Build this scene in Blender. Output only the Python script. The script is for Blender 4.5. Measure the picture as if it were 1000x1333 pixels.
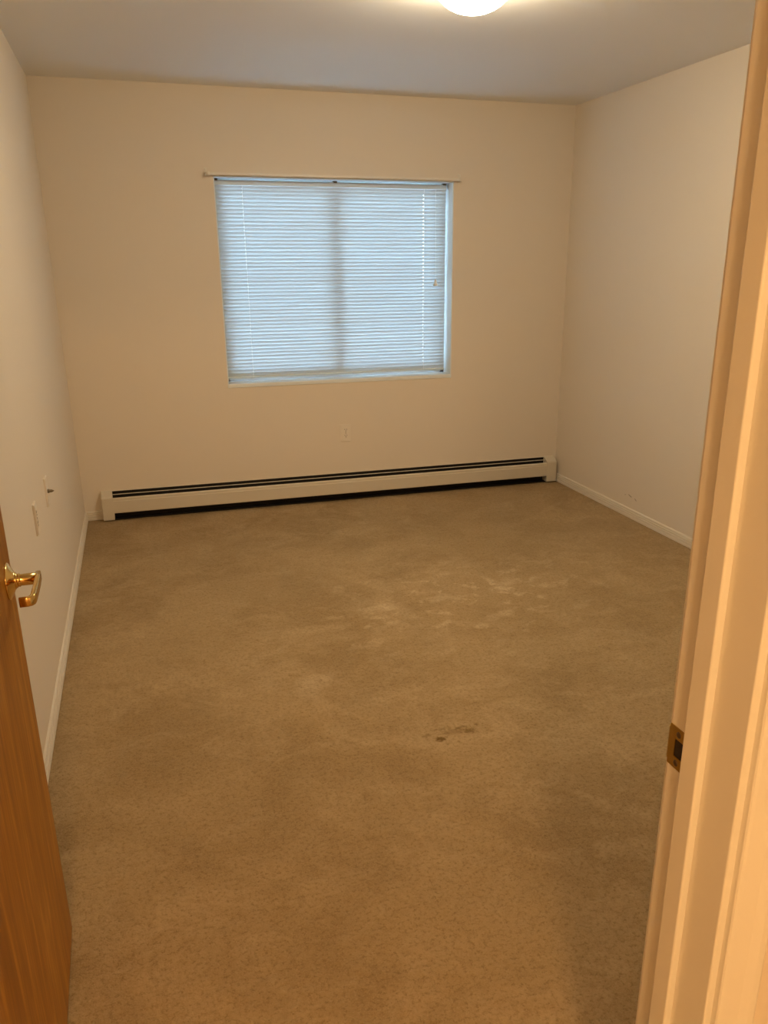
import bpy, bmesh, math, random
import numpy as np
from mathutils import Vector, Matrix
random.seed(4); np.random.seed(4)
for o in list(bpy.data.objects): bpy.data.objects.remove(o, do_unlink=True)
scene = bpy.context.scene
C = scene.collection

# ------------------------------------------------------------------ camera
F_PX, PITCH, YAW, ROLL, CAM_H = 1067.2, 0.33215, 0.30193, -0.00552, 1.4997
cam_d = bpy.data.cameras.new('camera'); cam = bpy.data.objects.new('camera', cam_d); C.objects.link(cam)
cam_d.sensor_fit = 'VERTICAL'; cam_d.sensor_height = 24.0; cam_d.sensor_width = 18.0
cam_d.lens = F_PX / 1333.0 * 24.0
cam_d.shift_x = -19.45 / 1333.0; cam_d.shift_y = 44.12 / 1333.0
cam_d.clip_start = 0.02; cam_d.clip_end = 200
fw = Vector((math.sin(YAW)*math.cos(PITCH), math.cos(YAW)*math.cos(PITCH), -math.sin(PITCH)))
rt = Vector((math.cos(YAW), -math.sin(YAW), 0)); up = rt.cross(fw)
c_, s_ = math.cos(ROLL), math.sin(ROLL)
rt2 = c_*rt + s_*up; up2 = -s_*rt + c_*up
m = Matrix((( rt2.x, up2.x, -fw.x, 0), (rt2.y, up2.y, -fw.y, 0), (rt2.z, up2.z, -fw.z, CAM_H), (0,0,0,1)))
cam.matrix_world = m
scene.camera = cam

# ------------------------------------------------------------------ world: bright even overcast sky
w = bpy.data.worlds.new('overcast_sky'); scene.world = w; w.use_nodes = True
bg = w.node_tree.nodes['Background']; bg.inputs['Color'].default_value = (0.58, 0.77, 1.0, 1); bg.inputs['Strength'].default_value = 18.0
# lamp strengths (the lamps themselves are built further down)
ROOM_LAMP = (1.0, 0.815, 0.54); ROOM_LAMP_S = 107.0
HALL_LAMP = (1.0, 0.595, 0.248); HALL_LAMP_S = 218.0
# ------------------------------------------------------------------ exposure
vs = scene.view_settings
vs.view_transform = 'Standard'; vs.look = 'None'; vs.gamma = 1.0; vs.use_curve_mapping = False
vs.exposure = 0.0

# ------------------------------------------------------------------ sizes
XL, XR, YB, H = -0.4066, 2.8223, 5.225, 2.44
YR, YH = 0.780, 0.6476            # room face and hall face of the wall with the doorway
XJ, XJL = 0.610, -0.310           # door opening
DOOR_TOP = 2.045
WX0, WX1, WZ0, WZ1 = 0.5207, 2.0011, 0.7916, 1.9797
HX0, HX1, HY0 = -1.3, 1.9, -2.1  # the hall

# ------------------------------------------------------------------ helpers
def mesh_obj(name, bm, mat, parent=None, smooth=False):
    me = bpy.data.meshes.new(name); bmesh.ops.recalc_face_normals(bm, faces=bm.faces[:]); bm.to_mesh(me); bm.free()
    if mat: me.materials.append(mat)
    if smooth:
        for p in me.polygons: p.use_smooth = True
    o = bpy.data.objects.new(name, me); C.objects.link(o)
    if parent: o.parent = parent
    return o
def add_box(bm, x0, x1, y0, y1, z0, z1):
    vs_ = [bm.verts.new((x, y, z)) for x in (x0, x1) for y in (y0, y1) for z in (z0, z1)]
    for f in ((0,1,3,2), (4,6,7,5), (0,4,5,1), (2,3,7,6), (0,2,6,4), (1,5,7,3)):
        bm.faces.new([vs_[i] for i in f])
    return vs_
def box(name, ext, mat, parent=None, bevel=0.0, seg=2):
    bm = bmesh.new(); add_box(bm, *ext)
    if bevel:
        bmesh.ops.bevel(bm, geom=bm.edges[:], offset=bevel, segments=seg, affect='EDGES', profile=0.5)
    return mesh_obj(name, bm, mat, parent, smooth=False)
def boxes(name, exts, mat, parent=None):
    bm = bmesh.new()
    for e in exts: add_box(bm, *e)
    return mesh_obj(name, bm, mat, parent)
def extrude_profile(bm, pts, p0, p1, ax_u, ax_v):
    """closed 2-D profile pts (u,v) carried from p0 to p1"""
    p0, p1, ax_u, ax_v = map(Vector, (p0, p1, ax_u, ax_v))
    a = [bm.verts.new(p0 + ax_u*u + ax_v*v) for u, v in pts]
    b = [bm.verts.new(p1 + ax_u*u + ax_v*v) for u, v in pts]
    n = len(pts)
    for i in range(n): bm.faces.new((a[i], a[(i+1) % n], b[(i+1) % n], b[i]))
    bm.faces.new(a[::-1]); bm.faces.new(b)
def add_tube(bm, p0, p1, r0, r1=None, n=16, cap=True):
    p0, p1 = Vector(p0), Vector(p1); r1 = r0 if r1 is None else r1
    d = (p1-p0).normalized(); u = d.orthogonal().normalized(); v = d.cross(u)
    a = [bm.verts.new(p0 + (u*math.cos(t)+v*math.sin(t))*r0) for t in [2*math.pi*i/n for i in range(n)]]
    b = [bm.verts.new(p1 + (u*math.cos(t)+v*math.sin(t))*r1) for t in [2*math.pi*i/n for i in range(n)]]
    for i in range(n): bm.faces.new((a[i], a[(i+1) % n], b[(i+1) % n], b[i]))
    if cap: bm.faces.new(a[::-1]); bm.faces.new(b)
def add_lathe(bm, prof, origin, axis, n=48):
    """prof: list of (r, h) along axis"""
    origin, axis = Vector(origin), Vector(axis).normalized(); u = axis.orthogonal().normalized(); v = axis.cross(u)
    rings = []
    for r, h in prof:
        if r < 1e-6: rings.append([bm.verts.new(origin+axis*h)])
        else: rings.append([bm.verts.new(origin+axis*h+(u*math.cos(t)+v*math.sin(t))*r) for t in [2*math.pi*i/n for i in range(n)]])
    for A, B in zip(rings[:-1], rings[1:]):
        for i in range(n):
            j = (i+1) % n
            if len(A) == 1 and len(B) == 1: continue
            if len(A) == 1: bm.faces.new((A[0], B[i], B[j]))
            elif len(B) == 1: bm.faces.new((A[i], B[0], A[j]))
            else: bm.faces.new((A[i], B[i], B[j], A[j]))
def empty(name, loc=(0, 0, 0)):
    o = bpy.data.objects.new(name, None); C.objects.link(o); o.location = loc; o.empty_display_size = 0.05
    return o
def tag(o, label, cat, group=None):
    o['label'] = label; o['category'] = cat
    if group: o['group'] = group
    return o
def struct(o, label=None, cat=None):
    o['kind'] = 'structure'
    if label: o['label'] = label
    if cat: o['category'] = cat
    return o
def keep(o, parent):
    """parent a world-space mesh without moving it"""
    o.parent = parent; o.matrix_parent_inverse = Matrix.Translation(-Vector(parent.location)); return o

# ------------------------------------------------------------------ materials
class N:
    def __init__(s, name):
        s.m = bpy.data.materials.new(name); s.m.use_nodes = True; s.t = s.m.node_tree
        s.b = s.t.nodes['Principled BSDF']; s.out = s.t.nodes['Material Output']
    def n(s, typ, **kw):
        nd = s.t.nodes.new(typ)
        for k, v in kw.items():
            if k in nd.inputs: nd.inputs[k].default_value = v
            else: setattr(nd, k, v)
        return nd
    def l(s, a, b): s.t.links.new(a, b)
    def coords(s): return s.n('ShaderNodeTexCoord').outputs['Object']
    def noise(s, vec, scale, detail=3, rough=.5, dist=0.0):
        nd = s.n('ShaderNodeTexNoise'); nd.inputs['Scale'].default_value = scale; nd.inputs['Detail'].default_value = detail
        nd.inputs['Roughness'].default_value = rough; nd.inputs['Distortion'].default_value = dist
        s.l(vec, nd.inputs['Vector']); return nd.outputs['Fac']
    def ramp(s, fac, stops):
        r = s.n('ShaderNodeValToRGB'); e = r.color_ramp.elements
        while len(e) < len(stops): e.new(0.5)
        for i, (p, c) in enumerate(stops):
            e[i].position = p; e[i].color = c if len(c) == 4 else (*c, 1)
        s.l(fac, r.inputs['Fac']); return r.outputs['Color']
    def mix(s, fac, a, b, mode='MIX'):
        x = s.n('ShaderNodeMix', data_type='RGBA', blend_type=mode)
        for sock, v in ((x.inputs['Factor'], fac), (x.inputs['A'], a), (x.inputs['B'], b)) if False else ((x.inputs[0], fac), (x.inputs[6], a), (x.inputs[7], b)):
            if hasattr(v, 'node'): s.l(v, sock)
            else: sock.default_value = v if isinstance(v, float) else (*v, 1) if len(v) == 3 else v
        return x.outputs[2]
    def math(s, op, a, b=None, c=None, clamp=False):
        x = s.n('ShaderNodeMath', operation=op, use_clamp=clamp)
        for i, v in enumerate((a, b, c)):
            if v is None: continue
            if hasattr(v, 'node'): s.l(v, x.inputs[i])
            else: x.inputs[i].default_value = v
        return x.outputs[0]
    def bump(s, h, strength, dist=0.002):
        b = s.n('ShaderNodeBump'); b.inputs['Strength'].default_value = strength; b.inputs['Distance'].default_value = dist
        s.l(h, b.inputs['Height']); s.l(b.outputs['Normal'], s.b.inputs['Normal'])
    def mapping(s, vec, scale=(1,1,1), loc=(0,0,0), rot=(0,0,0)):
        mp = s.n('ShaderNodeMapping'); mp.inputs['Scale'].default_value = scale; mp.inputs['Location'].default_value = loc; mp.inputs['Rotation'].default_value = rot
        s.l(vec, mp.inputs['Vector']); return mp.outputs['Vector']
    def blob(s, vec, x, y, rx, ry, ang=0.0, wob=0.35, wscale=18.0, plane='xy', soft=0.35):
        """0..1 mask: an ellipse with a wobbly edge"""
        sep = s.n('ShaderNodeSeparateXYZ'); s.l(vec, sep.inputs[0])
        a, b = (sep.outputs[0], sep.outputs[1]) if plane == 'xy' else (sep.outputs[1], sep.outputs[2])
        dx, dy = s.math('SUBTRACT', a, x), s.math('SUBTRACT', b, y)
        ca, sa = math.cos(ang), math.sin(ang)
        u = s.math('MULTIPLY', s.math('ADD', s.math('MULTIPLY', dx, ca), s.math('MULTIPLY', dy, sa)), 1/rx)
        v = s.math('MULTIPLY', s.math('SUBTRACT', s.math('MULTIPLY', dy, ca), s.math('MULTIPLY', dx, sa)), 1/ry)
        d = s.math('SQRT', s.math('ADD', s.math('MULTIPLY', u, u), s.math('MULTIPLY', v, v)))
        nz = s.noise(vec, wscale, 4, .6)
        d = s.math('ADD', d, s.math('MULTIPLY', s.math('SUBTRACT', nz, .5), wob*4))
        return s.math('MULTIPLY', s.math('SUBTRACT', 1.0, d), 1/soft, clamp=True)

def paint(name, col, rough=.6, var=.02, scale=1.3, bump=.05, bscale=220, marks=()):
    k = N(name); v = k.coords()
    c2 = tuple(max(0, x*(1-var*2.2)) for x in col)
    c = k.mix(k.noise(v, scale, 4), col, c2)
    for (plane, x, y, rx, ry, ang, mc) in marks:
        c = k.mix(k.blob(v, x, y, rx, ry, ang, .45, 160, plane), c, mc)
    k.l(c, k.b.inputs['Base Color']); k.b.inputs['Roughness'].default_value = rough
    k.b.inputs['Specular IOR Level'].default_value = .3
    if bump: k.bump(k.noise(v, bscale, 3, .6), bump, .001)
    return k.m
WALL = (.81, .725, .61)
m_wall = paint('wall_paint', WALL, .75, .02, 1.1, .12, 160)
m_wall_r = paint('wall_paint_scuffed', WALL, .75, .02, 1.1, .12, 160, marks=[
    ('yz', 4.245, .130, .022, .0045, .25, (.46,.38,.29)), ('yz', 4.185, .121, .016, .004, .5, (.46,.38,.29)),
    ('yz', 4.30, .125, .012, .003, -.4, (.56,.47,.37))])
m_ceil = paint('ceiling_paint', (.87, .87, .86), .85, .015, .8, .15, 120)
m_trim = paint('trim_enamel', (.83, .79, .71), .38, .01, 2.0, .02, 60)
m_base = paint('baseboard_enamel', (.80, .725, .615), .4, .015, 2.0, .02, 60)
m_sill = paint('sill_enamel', (.81, .86, .87), .35, .01, 2.0, .02, 60)
m_vinyl = paint('window_vinyl', (.80, .82, .82), .4, .01, 3, 0)
m_rail = paint('blind_rail_enamel', (.66, .74, .78), .35, .01, 3, 0)
m_heater = paint('heater_enamel', (.69, .62, .50), .42, .02, 3, .01, 90)
m_core_shade = paint('heater_core_shade', (.012, .010, .009), .7, .02, 30, 0)  # near-black colour stands in for the shade inside the heater
m_plate = paint('plate_plastic', (.83, .75, .64), .35, .01, 9, 0)
m_slot = paint('socket_slot', (.035, .025, .018), .6, .0, 9, 0)
m_rod = paint('rod_enamel', (.82, .76, .66), .35, .01, 9, 0)
m_cord = paint('blind_cord', (.90, .92, .92), .8, .02, 90, 0)
m_tassel = paint('tassel_plastic', (.80, .78, .74), .45, .02, 60, 0)
m_bounce_ground = paint('pale_bounce_ground', (.62, .62, .60), .9, .1, 3, .3, 40)  # unseen ground, made pale to bounce daylight through the slats onto the ceiling

def brass(name, col, rough, dirt):
    k = N(name); v = k.coords()
    c = k.mix(k.math('MULTIPLY', k.ramp_f(k.noise(v, 60, 4), .45, .7), dirt) if hasattr(k, 'ramp_f') else k.math('MULTIPLY', k.noise(v, 60, 4), dirt), col, tuple(x*.35 for x in col))
    k.l(c, k.b.inputs['Base Color']); k.b.inputs['Metallic'].default_value = 1.0; k.b.inputs['Roughness'].default_value = rough
    return k.m
m_brass = brass('polished_brass', (.86, .60, .22), .16, .15)
m_brass_old = brass('tarnished_brass', (.62, .42, .10), .34, .35)
m_coax = brass('dull_metal', (.22, .17, .11), .45, .3)

def wood():
    k = N('oak_veneer'); v = k.coords()
    g1 = k.noise(k.mapping(v, (1, 5, .45)), 4.2, 4, .55, 1.1)
    g2 = k.noise(k.mapping(v, (1, 26, .9)), 6, 4, .6, .4)
    g3 = k.noise(k.mapping(v, (1, 160, 4)), 6, 2, .5, 0)
    base = k.ramp(g1, [(.32, (0.27, 0.098, 0.003)), (.46, (0.40, 0.158, 0.006)), (.54, (0.44, 0.180, 0.010)), (.60, (0.56, 0.255, 0.030)), (.66, (0.40, 0.158, 0.006))])
    c = k.mix(k.ramp(g2, [(.40, (.6, .6, .6)), (.56, (0, 0, 0))]), base, (0.27, 0.098, 0.003))
    c = k.mix(k.ramp(g2, [(.60, (0, 0, 0)), (.70, (.7, .7, .7))]), c, (0.58, 0.275, 0.040))
    c = k.mix(k.math('MULTIPLY', k.math('POWER', g3, 3.0), .8, clamp=True), c, (0.24, 0.085, 0.003))
    k.l(c, k.b.inputs['Base Color']); k.b.inputs['Roughness'].default_value = .34
    k.b.inputs['Specular IOR Level'].default_value = .22
    k.bump(g3, .08, .001); return k.m
m_wood = wood()

def carpet():
    k = N('carpet'); v = k.coords()
    flat = k.mapping(v, (1, 1, 0))
    big = k.noise(flat, .75, 3, .5)
    nap = k.noise(flat, 2.2, 6, .66, .5)                                                    # brushed pile: lighter and darker sweeps
    nap2 = k.noise(k.mapping(flat, (1, 1.25, 1), (3.1, 7.7, 0)), 4.4, 6, .68, .8)
    nap3 = k.noise(k.mapping(flat, (1, 1, 1), (11.3, 2.2, 0)), 13, 4, .65, .4)
    fine = k.noise(flat, 95, 3, .7); finer = k.noise(flat, 240, 2, .7); mid = k.noise(flat, 42, 4, .65)
    DARK, MIDC, LIGHT, PALE = (0.338, 0.228, 0.112), (0.428, 0.300, 0.156), (0.505, 0.365, 0.205), (0.60, 0.452, 0.275)
    c = k.mix(k.ramp(nap, [(.40, (0,0,0)), (.56, (1,1,1))]), DARK, MIDC)
    c = k.mix(k.math('MULTIPLY', k.ramp(nap2, [(.50, (0,0,0)), (.62, (1,1,1))]), .55), c, LIGHT)
    c = k.mix(k.math('MULTIPLY', k.ramp(nap3, [(.52, (0,0,0)), (.70, (1,1,1))]), .35), c, LIGHT)
    c = k.mix(k.math('MULTIPLY', k.ramp(big, [(.42, (0,0,0)), (.62, (1,1,1))]), .45), c, DARK)
    # scuffed, brushed-up pile in the middle of the room: pale ragged marks
    area = k.blob(flat, 1.35, 3.35, .95, .62, .35, .10, 2.0, 'xy', .6)
    rag = k.ramp(k.noise(k.mapping(flat, (1, 1.3, 1), (5.0, 1.0, 0)), 7.5, 5, .6, .5), [(.55, (0,0,0)), (.63, (1,1,1))])
    c = k.mix(k.math('MULTIPLY', k.math('MULTIPLY', area, rag), .65), c, PALE)
    for (x, y, rx, ry, a) in [(1.02, 3.33, .13, .055, 2.0), (1.25, 3.37, .10, .05, .5), (1.46, 3.12, .12, .05, .4), (1.62, 3.45, .12, .045, 1.0), (.50, 2.72, .12, .07, 1.1)]:
        c = k.mix(k.math('MULTIPLY', k.blob(flat, x, y, rx, ry, a, .75, 11, 'xy', .7), .5), c, PALE)
    c = k.mix(k.ramp(mid, [(.34, (.32,.32,.32)), (.52, (0,0,0))]), c, (0.23, 0.148, 0.062))
    c = k.mix(k.ramp(fine, [(.32, (.58,.58,.58)), (.51, (0,0,0))]), c, (0.19, 0.120, 0.048))
    c = k.mix(k.ramp(finer, [(.52, (0,0,0)), (.75, (.40,.40,.40))]), c, (0.60, 0.44, 0.25))
    # dried spill
    for (x, y, rx, ry, a, o) in [(.837, 2.229, .024, .018, 0, .9), (.893, 2.262, .060, .022, .1, .32), (.948, 2.248, .030, .022, .3, .65), (.985, 2.277, .012, .009, 0, .6),
                                 (.930, 2.280, .034, .011, .2, .45), (.80, 2.262, .022, .010, .1, .4), (.86, 2.287, .05, .010, 0, .35)]:
        c = k.mix(k.math('MULTIPLY', k.blob(flat, x, y, rx, ry, a, .6, 75, 'xy', .6), o), c, (0.14, 0.078, 0.018))
    k.l(c, k.b.inputs['Base Color']); k.b.inputs['Roughness'].default_value = 1.0; k.b.inputs['Specular IOR Level'].default_value = .05
    k.b.inputs['Sheen Weight'].default_value = .05
    k.bump(k.math('ADD', k.math('ADD', fine, k.math('MULTIPLY', finer, .7)), k.math('MULTIPLY', mid, .8)), .6, .006)
    return k.m
m_carpet = carpet()

def slat_mat():
    k = N('vinyl_slat')
    k.b.inputs['Base Color'].default_value = (.60, .66, .69, 1); k.b.inputs['Roughness'].default_value = .4
    tr = k.n('ShaderNodeBsdfTranslucent'); tr.inputs['Color'].default_value = (.78, .90, .97, 1)
    mx = k.n('ShaderNodeMixShader'); mx.inputs[0].default_value = .035
    k.l(k.b.outputs[0], mx.inputs[1]); k.l(tr.outputs[0], mx.inputs[2]); k.l(mx.outputs[0], k.out.inputs['Surface'])
    return k.m
m_slat = slat_mat()

def glass_mat():
    k = N('window_glass')
    g = k.n('ShaderNodeBsdfTransparent'); g.inputs['Color'].default_value = (.93, .96, .95, 1)
    gl = k.n('ShaderNodeBsdfGlossy'); gl.inputs['Roughness'].default_value = .02
    fr = k.n('ShaderNodeFresnel'); fr.inputs['IOR'].default_value = 1.45
    mx = k.n('ShaderNodeMixShader'); k.l(fr.outputs[0], mx.inputs[0]); k.l(g.outputs[0], mx.inputs[1]); k.l(gl.outputs[0], mx.inputs[2])
    k.l(mx.outputs[0], k.out.inputs['Surface']); return k.m
m_glass = glass_mat()
def lamp_mat(name, col, s):
    k = N(name); k.b.inputs['Base Color'].default_value = (.9, .88, .84, 1); k.b.inputs['Roughness'].default_value = .25
    k.b.inputs['Emission Color'].default_value = (*col, 1); k.b.inputs['Emission Strength'].default_value = s
    return k.m
m_dome = lamp_mat('lit_opal_glass', ROOM_LAMP, ROOM_LAMP_S)
m_dome_h = lamp_mat('lit_opal_glass_hall', HALL_LAMP, HALL_LAMP_S)
m_canopy = paint('lamp_canopy_white', (.8, .78, .74), .4, .01, 5, 0)

# ------------------------------------------------------------------ the room shell
T = 0.20
wl = struct(box('wall_left', (XL-T, XL, YH, YB+T, -.1, H), m_wall))
wr = struct(box('wall_right', (XR, XR+T, YH, YB+T, -.1, H), m_wall_r))
wb = struct(boxes('wall_back', [(XL, WX0, YB, YB+T, -.1, H), (WX1, XR, YB, YB+T, -.1, H), (WX0, WX1, YB, YB+T, -.1, WZ0-.022), (WX0, WX1, YB, YB+T, WZ1, H)], m_wall))
JT = .019   # jamb board thickness
wf = struct(boxes('wall_front', [(HX0, XJL-JT, YH, YR, -.1, H), (XJ+JT, XR, YH, YR, -.1, H), (XJL-JT, XJ+JT, YH, YR, DOOR_TOP+JT, H)], m_wall))
struct(box('ceiling', (XL-T, XR+T, YH, YB+T, H, H+.15), m_ceil))
# hall on the camera's side of the doorway
struct(boxes('wall_hall', [(HX0, XR+T, HY0-.15, HY0, -.1, H), (HX0-.15, HX0, HY0-.15, YR, -.1, H), (HX1, HX1+.15, HY0, YH, -.1, H)], m_wall))
struct(box('ceiling_hall', (HX0-.15, HX1+.15, HY0-.15, YH, H, H+.15), m_ceil))

def carpet_grid(name, x0, x1, y0, y1, step, mat):
    nx, ny = int((x1-x0)/step)+1, int((y1-y0)/step)+1
    xs, ys = np.linspace(x0, x1, nx), np.linspace(y0, y1, ny)
    X, Y = np.meshgrid(xs, ys)
    r = np.random.rand(ny, nx); s = r.copy()
    s[1:-1, 1:-1] = (r[1:-1, 1:-1]*2 + r[:-2, 1:-1] + r[2:, 1:-1] + r[1:-1, :-2] + r[1:-1, 2:])/6
    X = X + (np.random.rand(ny, nx)-.5)*step*.5; Y = Y + (np.random.rand(ny, nx)-.5)*step*.5
    co = np.stack([X, Y, -(s)*0.007], -1).reshape(-1, 3)
    idx = np.arange(nx*ny).reshape(ny, nx)
    q = np.stack([idx[:-1, :-1], idx[:-1, 1:], idx[1:, 1:], idx[1:, :-1]], -1).reshape(-1, 4)
    me = bpy.data.meshes.new(name); me.vertices.add(len(co)); me.vertices.foreach_set('co', co.ravel().astype('f'))
    me.loops.add(q.size); me.loops.foreach_set('vertex_index', q.ravel().astype('i'))
    me.polygons.add(len(q)); me.polygons.foreach_set('loop_start', np.arange(0, q.size, 4, dtype='i'))
    me.update(calc_edges=True); me.validate(); me.materials.append(mat)
    for_s = np.ones(len(q), dtype=bool); me.polygons.foreach_set('use_smooth', for_s)
    o = bpy.data.objects.new(name, me); C.objects.link(o); return o
struct(carpet_grid('floor', XL-.03, XR+.03, YH, YB+.03, .0085, m_carpet))
struct(carpet_grid('floor_hall', HX0, HX1, HY0, YH+.001, .03, m_carpet))
struct(box('floor_slab', (HX0-.2, XR+T, HY0-.2, YB+T, -.25, -.05), m_plate))
struct(box('ground', (-30, 30, YB+T, 60, -.5, -.35), m_bounce_ground))

# baseboards: ridged moulding
BB = [(0, 0), (.013, 0), (.0135, .004), (.0135, .013), (.0122, .0145), (.0100, .0150), (.0100, .0185), (.0130, .0195), (.0130, .0280), (.0115, .0295), (.0080, .0300), (.0080, .0340), (.0112, .0350), (.0112, .0400), (.0098, .0415), (.0070, .0420), (.0070, .0445), (.0085, .0455), (.0085, .0500), (.0065, .0545), (.003, .0570), (0, .0570)]
def baseboard(name, p0, p1, out):
    bm = bmesh.new(); extrude_profile(bm, BB, p0, p1, out, (0, 0, 1)); return struct(mesh_obj(name, bm, m_base))
baseboard('baseboard_left', (XL, YR, -.002), (XL, YB, -.002), (1, 0, 0))
baseboard('baseboard_right', (XR, YR, -.002), (XR, YB-.0, -.002), (-1, 0, 0))
baseboard('baseboard_back', (XL, YB, -.002), (-.285, YB, -.002), (0, -1, 0))
baseboard('baseboard_front', (XJ+.085, YR, -.002), (XR, YR, -.002), (0, 1, 0))

# ------------------------------------------------------------------ door frame
fr = struct(empty('trim_1', (XJ, (YR+YH)/2, 0)), 'white painted door frame with stop and casing around the opening', 'door frame')
def rbox(name, ext, mat, bev, parent):
    o = box(name, ext, mat, None, bev, 3); return keep(o, parent)
rbox('jamb', (XJ, XJ+JT, YH, YR, -.01, DOOR_TOP), m_trim, .0022, fr)
rbox('jamb', (XJL-JT, XJL, YH, YR, -.01, DOOR_TOP), m_trim, .0022, fr)
rbox('jamb', (XJL-JT, XJ+JT, YH, YR, DOOR_TOP, DOOR_TOP+JT), m_trim, .0022, fr)
S0, S1 = .7072, .7404
rbox('door_stop', (XJ-.011, XJ+.001, S0, S1, -.01, DOOR_TOP), m_trim, .0025, fr)
rbox('door_stop', (XJL-.001, XJL+.011, S0, S1, -.01, DOOR_TOP), m_trim, .0025, fr)
rbox('door_stop', (XJL, XJ, S0, S1, DOOR_TOP-.011, DOOR_TOP+.001), m_trim, .0025, fr)
CAS = [(0, 0), (0, .0085), (.0015, .0105), (.006, .0115), (.030, .0135), (.044, .0165), (.052, .017), (.0555, .0155), (.057, .012), (.057, 0)]
def casing(yface, outdir, rev):
    for side in (1, -1):
        bm = bmesh.new(); x = (XJ+rev) if side == 1 else (XJL-rev)
        extrude_profile(bm, CAS, (x, yface, -.01), (x, yface, DOOR_TOP+rev+.057), (side, 0, 0), (0, outdir, 0))
        keep(mesh_obj('casing', bm, m_trim), fr)
    bm = bmesh.new(); extrude_profile(bm, CAS, (XJL-rev-.0, yface, DOOR_TOP+rev), (XJ+rev, yface, DOOR_TOP+rev), (0, 0, 1), (0, outdir, 0))
    keep(mesh_obj('casing', bm, m_trim), fr)
casing(YH, -1, .0104); casing(YR, 1, .006)

# strike plate on the right jamb
SZ = .909
def plate_with_hole(bm, x, y0, y1, z0, z1, hy0, hy1, hz0, hz1, t):
    for e in [(x-t, x+.0005, y0, hy0, z0, z1), (x-t, x+.0005, hy1, y1, z0, z1), (x-t, x+.0005, hy0, hy1, z0, hz0), (x-t, x+.0005, hy0, hy1, hz1, z1)]: add_box(bm, *e)
bm = bmesh.new()
plate_with_hole(bm, XJ, .7405, .7785, SZ-.0288, SZ+.0288, .7490, .7668, SZ-.0125, SZ+.0125, .0013)
# lip that curls past the jamb edge
lip = [(.7785, 0.0), (.7815, .0008), (.7838, .0028), (.7832, .0036), (.7808, .0018), (.7785, .0013)]
bm2 = [(-(.0013)+d, y) for y, d in lip]
extrude_profile(bm, [(XJ-.0013+dx, y) for y, dx in lip], (0, 0, SZ-.0230), (0, 0, SZ+.0230), (1, 0, 0), (0, 1, 0))
sp = keep(mesh_obj('strike_plate', bm, m_brass_old), fr); sp['label'] = 'tarnished brass strike plate'
hol = keep(box('latch_hole', (XJ-.0004, XJ+.012, .7490, .7668, SZ-.0125, SZ+.0125), m_slot), fr)
for dz in (-.0205, .0205):
    bm = bmesh.new(); add_lathe(bm, [(.0045, -.0002), (.0042, .0008), (.0022, .0012), (.0, .0006)], (XJ-.0011, .7605, SZ+dz), (-1, 0, 0), 14)
    keep(mesh_obj('screw', bm, m_coax, None, True), fr)

# ------------------------------------------------------------------ door, swung open along the left wall
PIN = Vector((XJL+.004, YR+.007, 0)); OPEN = math.radians(91.3)
door = struct(empty('door_1', PIN), 'honey-stained wooden door swung open beside the left wall', 'door')
door.rotation_euler = (0, 0, OPEN)
DW, DT = .914, .035
# door space: x runs along the leaf from the hinge, y=-.042..-.007 is its thickness (hall face at y=-.042)
def dpart(o): o.parent = door; return o
bm = bmesh.new(); add_box(bm, .001, DW, -.042, -.007, .018, 2.035); bmesh.ops.bevel(bm, geom=bm.edges[:], offset=.002, segments=2, affect='EDGES', profile=.5)
leaf = dpart(mesh_obj('leaf', bm, None)); 
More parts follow.
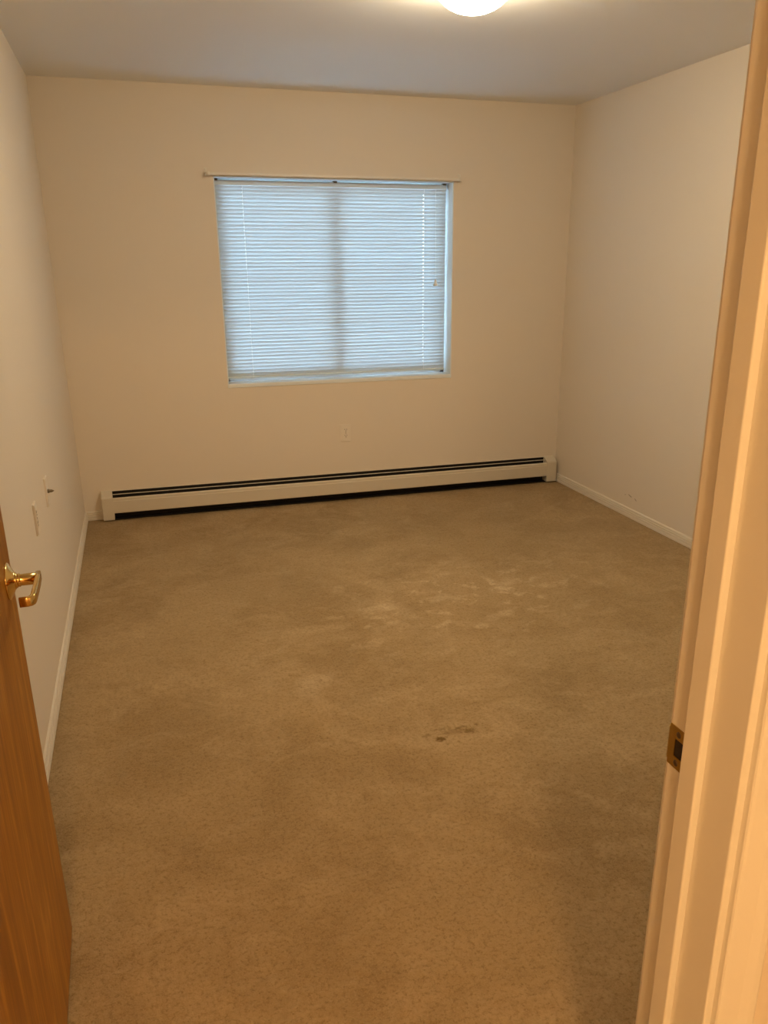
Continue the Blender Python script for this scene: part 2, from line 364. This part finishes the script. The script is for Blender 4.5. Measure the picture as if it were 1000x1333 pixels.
# the veneer runs the grain along z; texture space of the leaf is swung with it
mw = m_wood.copy(); mw.name = 'oak_veneer_leaf'
for nd in mw.node_tree.nodes:
    if nd.type == 'MAPPING':
        sc = nd.inputs['Scale'].default_value; nd.inputs['Scale'].default_value = (sc[1], 1, sc[2])
leaf.data.materials.append(mw)
HZ, HX = .922, DW-.066
for side in (-1, 1):
    yf = -.042 if side == -1 else -.007
    hd = dpart(empty('lever_handle', (HX, yf, HZ)))
    hd['label'] = 'polished brass lever handle with round rosette'
    bm = bmesh.new(); add_lathe(bm, [(.0, 0), (.0365, 0), (.0365, .0015), (.0355, .003), (.030, .006), (.023, .0100), (.0185, .0122), (.0172, .0130), (.0172, .0138), (0, .0138)], (0, 0, 0), (0, side, 0), 40)
    r = mesh_obj('rosette', bm, m_brass, hd, True)
    bm = bmesh.new(); add_lathe(bm, [(.0, .0130), (.0150, .0130), (.0152, .0145), (.0152, .0165), (.0135, .0175), (.0128, .0180), (.0132, .0190), (.0132, .0215), (.0118, .0225), (.0116, .0240), (.0116, .053), (0, .053)], (0, 0, 0), (0, side, 0), 32)
    mesh_obj('neck', bm, m_brass, hd, True)
    # flat bar towards the hinge, then a short return towards the leaf
    path = [(.014, .0535, .001), (.012, .0545, .001), (-.02, .0550, 0), (-.060, .0545, -.001), (-.100, .0535, -.002), (-.1075, .0525, -.0022), (-.1125, .0495, -.0025), (-.1142, .0445, -.003), (-.1145, .0300, -.003)]
    bm = bmesh.new(); rings = []
    for i, (x, y, z) in enumerate(path):
        a = Vector(path[max(0, i-1)]); b = Vector(path[min(len(path)-1, i+1)]); d = (b-a).normalized()
        nrm = Vector((d.y, -d.x, 0)).normalized(); hh = (.0085, .0105)[min(i, 1)]*(1-.14*i/8); tt = (.0032, .0050)[min(i, 1)]
        ring = []
        for k in range(12):
            t = 2*math.pi*k/12; cu, cv = math.cos(t), math.sin(t)
            su = math.copysign(abs(cu)**.35, cu)*tt; sv = math.copysign(abs(cv)**.35, cv)*hh
            p = Vector((x, y, z)) + nrm*su + Vector((0, 0, 1))*sv
            ring.append(bm.verts.new((p.x, p.y*side, p.z)))
        rings.append(ring)
    for A, B in zip(rings[:-1], rings[1:]):
        for k in range(12): bm.faces.new((A[k], A[(k+1) % 12], B[(k+1) % 12], B[k]))
    bm.faces.new(rings[0]); bm.faces.new(rings[-1][::-1])
    lv = mesh_obj('lever', bm, m_brass, hd, True)
for z in (.25, 1.02, 1.80):
    bm = bmesh.new(); add_tube(bm, (0, 0, z-.045), (0, 0, z+.045), .006, n=12)
    add_box(bm, -.0005, .001, -.036, -.002, z-.045, z+.045)
    dpart(mesh_obj('hinge', bm, m_brass_old))
bm = bmesh.new(); add_box(bm, DW-.0005, DW+.0012, -.0375, -.0115, HZ-.029, HZ+.029); add_box(bm, DW, DW+.008, -.031, -.018, HZ-.011, HZ+.011)
dpart(mesh_obj('latch', bm, m_brass_old))

# ------------------------------------------------------------------ window
win = struct(empty('window_1', ((WX0+WX1)/2, YB+.15, WZ0)), 'white sliding window set deep in the back wall behind the blind', 'window')
FY0, FY1 = YB+.135, YB+.195
fb = .030
keep(boxes('window_frame', [(WX0, WX0+fb, FY0, FY1, WZ0, WZ1), (WX1-fb, WX1, FY0, FY1, WZ0, WZ1), (WX0, WX1, FY0, FY1, WZ0, WZ0+fb), (WX0, WX1, FY0, FY1, WZ1-fb, WZ1)], m_vinyl), win)
MX = 1.262
for (a, b, y) in ((WX0+fb, MX+.028, FY0+.006), (MX-.028, WX1-fb, FY0+.032)):
    sf = .028; z0, z1 = WZ0+fb, WZ1-fb
    sash = keep(boxes('sash', [(a, a+sf, y, y+.024, z0, z1), (b-sf, b, y, y+.024, z0, z1), (a, b, y, y+.024, z0, z0+sf), (a, b, y, y+.024, z1-sf, z1)], m_vinyl), win)
    keep(box('pane', (a+sf-.004, b-sf+.004, y+.010, y+.014, z0+sf-.004, z1-sf+.004), m_glass), win)
# white boards lining the recess
LT = .006
keep(boxes('window_liner', [(WX0, WX0+LT, YB-.001, FY0, WZ0, WZ1), (WX1-LT, WX1, YB-.001, FY0, WZ0, WZ1), (WX0, WX1, YB-.001, FY0, WZ1-LT, WZ1)], m_sill), win)
# painted sill board, slightly proud of the wall
bm = bmesh.new(); add_box(bm, WX0, WX1, YB-.004, YB+.20, WZ0-.022, WZ0+.002); bmesh.ops.bevel(bm, geom=bm.edges[:], offset=.003, segments=2, affect='EDGES', profile=.5)
keep(mesh_obj('window_sill', bm, m_sill), win)

# ------------------------------------------------------------------ mini blind
BY = YB+.095; BX0, BX1 = WX0+.012, WX1-.018
bl = tag(empty('window_blind', ((BX0+BX1)/2, BY, WZ0+.02)), 'white closed mini blind hanging inside the window recess', 'blind')
hr = box('headrail', (BX0, BX1, BY-.013, BY+.013, WZ1-.041, WZ1-.012), m_rail, None, .0015); keep(hr, bl)
for x in (BX0+.009, 1.259, BX1-.012):
    keep(boxes('bracket', [(x-.011, x+.011, BY-.0150, BY-.0132, WZ1-.017, WZ1-.007), (x-.011, x+.011, BY-.015, BY+.015, WZ1-.0118, WZ1-.0062)], m_coax), bl)
NS = 52; ZT, ZBt = WZ1-.054, WZ0+.044
pitch = (ZT-ZBt)/(NS-1)
SW = .0255; TILT = math.radians(66)
prof = []
for i in range(7):
    u = (i/6-.5)*SW; sag = .0022*(1-(2*i/6-1)**2)
    prof.append((u, sag))
LADDERS = (.693, 1.833)
def slat_mesh(sx0, sx1):
    bm = bmesh.new(); rows = []
    xs = [sx0]
    for lx in LADDERS: xs += [lx-(BX0+BX1)/2-.0013, lx-(BX0+BX1)/2+.0013]      # punched slots for the lift cords
    xs.append(sx1)
    # closed with the room edge up: u runs from the room edge (high) to the glass edge (low)
    for u, s in prof:
        y = u*math.cos(TILT) + s*math.sin(TILT); z = -u*math.sin(TILT) + s*math.cos(TILT)
        rows.append([bm.verts.new((x, y, z)) for x in xs])
    for i in range(6):
        for k in range(len(xs)-1):
            if k in (1, 3) and i == 3: continue
            bm.faces.new((rows[i][k], rows[i+1][k], rows[i+1][k+1], rows[i][k+1]))
    me = bpy.data.meshes.new('slat'); bm.to_mesh(me); bm.free(); me.materials.append(m_slat)
    for p in me.polygons: p.use_smooth = True
    return me
hw = (BX1-BX0)/2
sm = slat_mesh(-hw, hw)
for i in range(NS):
    o = bpy.data.objects.new('slat', sm); C.objects.link(o); o.parent = bl
    o.location = (0, 0, ZT-pitch*i-(WZ0+.02)); o.rotation_euler = (random.uniform(-.05, .05), random.uniform(-.0006, .0006), 0)
br = box('bottom_rail', (BX0, BX1, BY-.012, BY+.012, WZ0+.021, WZ0+.034), m_rail, None, .003); keep(br, bl)
for lx in LADDERS:
    bm = bmesh.new()
    for y in (BY-.0135, BY+.0135): add_tube(bm, (lx, y, WZ0+.028), (lx, y, WZ1-.035), .0011, n=6)
    for i in range(NS):
        z = ZT-pitch*i; add_tube(bm, (lx, BY-.0135, z+.008), (lx, BY+.0135, z-.014), .0006, n=5)
    keep(mesh_obj('ladder_cord', bm, m_cord), bl)
bm = bmesh.new(); add_tube(bm, (1.908, BY-.0150, WZ1-.04), (1.908, BY-.0285, 1.395), .0011, n=6)
cd = keep(mesh_obj('pull_cord', bm, m_cord), bl)
bm = bmesh.new(); add_lathe(bm, [(0, .0), (.004, .0), (.0055, -.005), (.0125, -.033), (.0145, -.040), (.012, -.044), (0, -.044)], (1.908, BY-.0285, 1.400), (0, 0, 1), 20)
keep(mesh_obj('tassel', bm, m_tassel, None, True), bl)

# ------------------------------------------------------------------ curtain rod
RX0, RX1, RZ, RY = .480, 2.034, 1.988, YB-.045
rod = tag(empty('curtain_rod', ((RX0+RX1)/2, YB, RZ)), 'thin cream curtain rod across the top of the window', 'curtain rod')
bm = bmesh.new(); add_box(bm, RX0+.008, RX1-.008, RY-.003, RY+.003, RZ-.0065, RZ+.0065); bmesh.ops.bevel(bm, geom=bm.edges[:], offset=.0022, segments=2, affect='EDGES')
keep(mesh_obj('rail', bm, m_rod), rod)
for x, s in ((RX0, 1), (RX1, -1)):
    bm = bmesh.new(); add_box(bm, x-.003, x+.003, RY, YB, RZ-.009, RZ+.009)
    add_lathe(bm, [(.010, 0), (.010, .018), (0, .018)], (x+s*.008, RY, RZ-.009), (0, 0, 1), 14)
    keep(mesh_obj('rod_return', bm, m_rod), rod)
    bm = bmesh.new(); add_box(bm, x-.009, x+.009, YB-.004, YB, RZ-.020, RZ+.034); add_lathe(bm, [(.005, 0), (.005, .002), (.003, .0035), (0, .0035)], (x, YB-.004, RZ+.024), (0, -1, 0), 12)
    keep(mesh_obj('bracket', bm, m_rod), rod)

# ------------------------------------------------------------------ baseboard heater
HL0, HL1, HR0, HR1 = -.300, -.234, 2.722, 2.797
ht = tag(empty('baseboard_heater', ((HL0+HR1)/2, YB, 0)), 'long cream baseboard heater along the back wall under the window', 'heater')
D_ = .068
cap = [(0, .004), (D_-.006, .004), (D_, .006), (D_, .140), (D_-.002, .1475), (D_-.008, .153), (.012, .176), (.006, .178), (0, .178)]
for x0, x1 in ((HL0, HL1), (HR0, HR1)):
    bm = bmesh.new(); extrude_profile(bm, cap, (x0, YB, 0), (x1, YB, 0), (0, -1, 0), (0, 0, 1))
    bmesh.ops.bevel(bm, geom=[e for e in bm.edges if abs(e.verts[0].co.x-e.verts[1].co.x) < 1e-5], offset=.0015, segments=2, affect='EDGES')
    keep(mesh_obj('end_cap', bm, m_heater), ht)
g = .004
keep(boxes('back_plate', [(HL1-g, HR0+g, YB-.0025, YB, .004, .174)], m_core_shade), ht)
bm = bmesh.new(); extrude_profile(bm, [(0, .176), (.006, .1745), (.006, .1725), (.003, .1715), (0, .1715)], (HL1-g, YB, 0), (HR0+g, YB, 0), (0, -1, 0), (0, 0, 1)); keep(mesh_obj('top_lip', bm, m_heater), ht)
bm = bmesh.new(); extrude_profile(bm, [(.0285, .1600), (.0335, .1580), (.0330, .1565), (.0280, .1585)], (HL1-g, YB, 0), (HR0+g, YB, 0), (0, -1, 0), (0, 0, 1)); keep(mesh_obj('damper_strip', bm, m_heater), ht)
front = [(.0525, .1425), (.0600, .1395), (.0630, .1360), (.0630, .1240), (.0660, .1210), (.0660, .0500), (.0640, .0465), (.0580, .0465), (.0580, .0480), (.0635, .0490), (.0642, .0520), (.0642, .1205), (.0615, .1235), (.0615, .1355), (.0590, .1385), (.0525, .1412)]
bm = bmesh.new(); extrude_profile(bm, front, (HL1-g, YB, 0), (HR0+g, YB, 0), (0, -1, 0), (0, 0, 1)); keep(mesh_obj('front_panel', bm, m_heater), ht)
bm = bmesh.new(); add_tube(bm, (HL1, YB-.034, .085), (HR0, YB-.034, .085), .011, n=12)
for i in range(230):
    x = HL1+.03+(HR0-HL1-.06)*i/229; add_box(bm, x, x+.0006, YB-.056, YB-.012, .060, .112)
keep(mesh_obj('finned_tube', bm, m_core_shade), ht)
keep(box('floor_pan', (HL1-g, HR0+g, YB-.05, YB, .001, .006), m_core_shade), ht)

# ------------------------------------------------------------------ wall plates
def wall_plate(name, org, nrm, kind, label, cat):
    """plate built in (u across, v up, w out) around org"""
    n_ = Vector(nrm); v = Vector((0, 0, 1)); u = v.cross(n_)
    root = tag(empty(name, org), label, cat)
    M = Matrix(((u.x, v.x, n_.x), (u.y, v.y, n_.y), (u.z, v.z, n_.z)))
    def put(nm, bm, mat, smooth=False):
        for vv in bm.verts: vv.co = M @ vv.co
        return mesh_obj(nm, bm, mat, root, smooth)
    t = .0065
    bm = bmesh.new(); add_box(bm, -.035, .035, -.0575, .0575, 0, t)
    bmesh.ops.bevel(bm, geom=[e for e in bm.edges if min(e.verts[0].co.z, e.verts[1].co.z) > t-1e-5], offset=.003, segments=3, affect='EDGES')
    put('cover_plate', bm, m_plate)
    if kind == 'duplex':
        for vz in (-.0195, .0195):
            bm = bmesh.new(); pts = []
            for k in range(28):
                a = 2*math.pi*k/28; pts.append((max(-.0135, min(.0135, .0172*math.cos(a)))*1.0, max(-.0140, min(.0140, .0172*math.sin(a)))))
            extrude_profile(bm, pts, (0, vz, t-.001), (0, vz, t+.0012), (1, 0, 0), (0, 1, 0))
            face = put('receptacle', bm, m_plate)
            for (a, b, c, d) in ((-.0078, -.0054, .0005, .0085), (.0054, .0078, .0010, .0080)):
                bm = bmesh.new(); add_box(bm, a, b, vz+c, vz+d, t, t+.0016); o = put('slot', bm, m_slot); o.parent = face
            bm = bmesh.new(); add_lathe(bm, [(.0028, 0), (.0028, .0016), (0, .0016)], (0, vz-.0065, t), (0, 0, 1), 12); o = put('ground_hole', bm, m_slot); o.parent = face
        bm = bmesh.new(); add_lathe(bm, [(.0032, 0), (.0028, .0010), (0, .0014)], (0, 0, t), (0, 0, 1), 14); put('screw', bm, m_coax, True)
    elif kind == 'coax':
        bm = bmesh.new(); add_lathe(bm, [(.0080, 0), (.0080, .007), (.0062, .0075), (.0056, .016), (.0045, .019), (.0012, .025), (0, .025)], (0, 0, t-.0005), (0, 0, 1), 16); put('coax_connector', bm, m_coax, True)['label'] = 'dark metal cable connector'
        for vz in (-.042, .042):
            bm = bmesh.new(); add_lathe(bm, [(.0032, 0), (.0028, .0010), (0, .0014)], (0, vz, t), (0, 0, 1), 14); put('screw', bm, m_plate, True)
    return root
wall_plate('power_outlet', (1.2626, YB, .442), (0, -1, 0), 'duplex', 'cream duplex power outlet on the back wall below the window', 'outlet')
wall_plate('power_outlet', (XL, 3.062, .645), (1, 0, 0), 'duplex', 'cream outlet plate on the left wall nearest the brass lever', 'outlet')
wall_plate('cable_wall_plate', (XL, 3.472, .639), (1, 0, 0), 'coax', 'cream wall plate with dark cable connector sticking out of left wall', 'wall plate')

# ------------------------------------------------------------------ ceiling lights
def ceiling_light(name, x, y, mat, label, strength=None):
    root = tag(empty(name, (x, y, H)), label, 'ceiling light')
    bm = bmesh.new(); add_lathe(bm, [(0, 0), (.122, 0), (.124, -.004), (.122, -.010), (.116, -.012), (0, -.012)], (0, 0, 0), (0, 0, 1), 48)
    mesh_obj('canopy', bm, m_canopy, root, True)
    R_, Dp = .142, .100
    prof_ = [(R_*math.cos(a), -.014-Dp*math.sin(a)) for a in [math.pi/2*i/14 for i in range(15)]]
    prof_[-1] = (0, -.014-Dp)
    bm = bmesh.new(); add_lathe(bm, [(.120, -.008), (R_-.003, -.010)]+prof_, (0, 0, 0), (0, 0, 1), 56)
    mesh_obj('glass_shade', bm, mat, root, True)
    return root
ceiling_light('ceiling_light', 1.25, 3.10, m_dome, 'glowing white glass dome light on the ceiling')
ceiling_light('hall_ceiling_light', -.12, -1.25, m_dome_h, 'warm glass dome light on the hall ceiling outside the doorway')
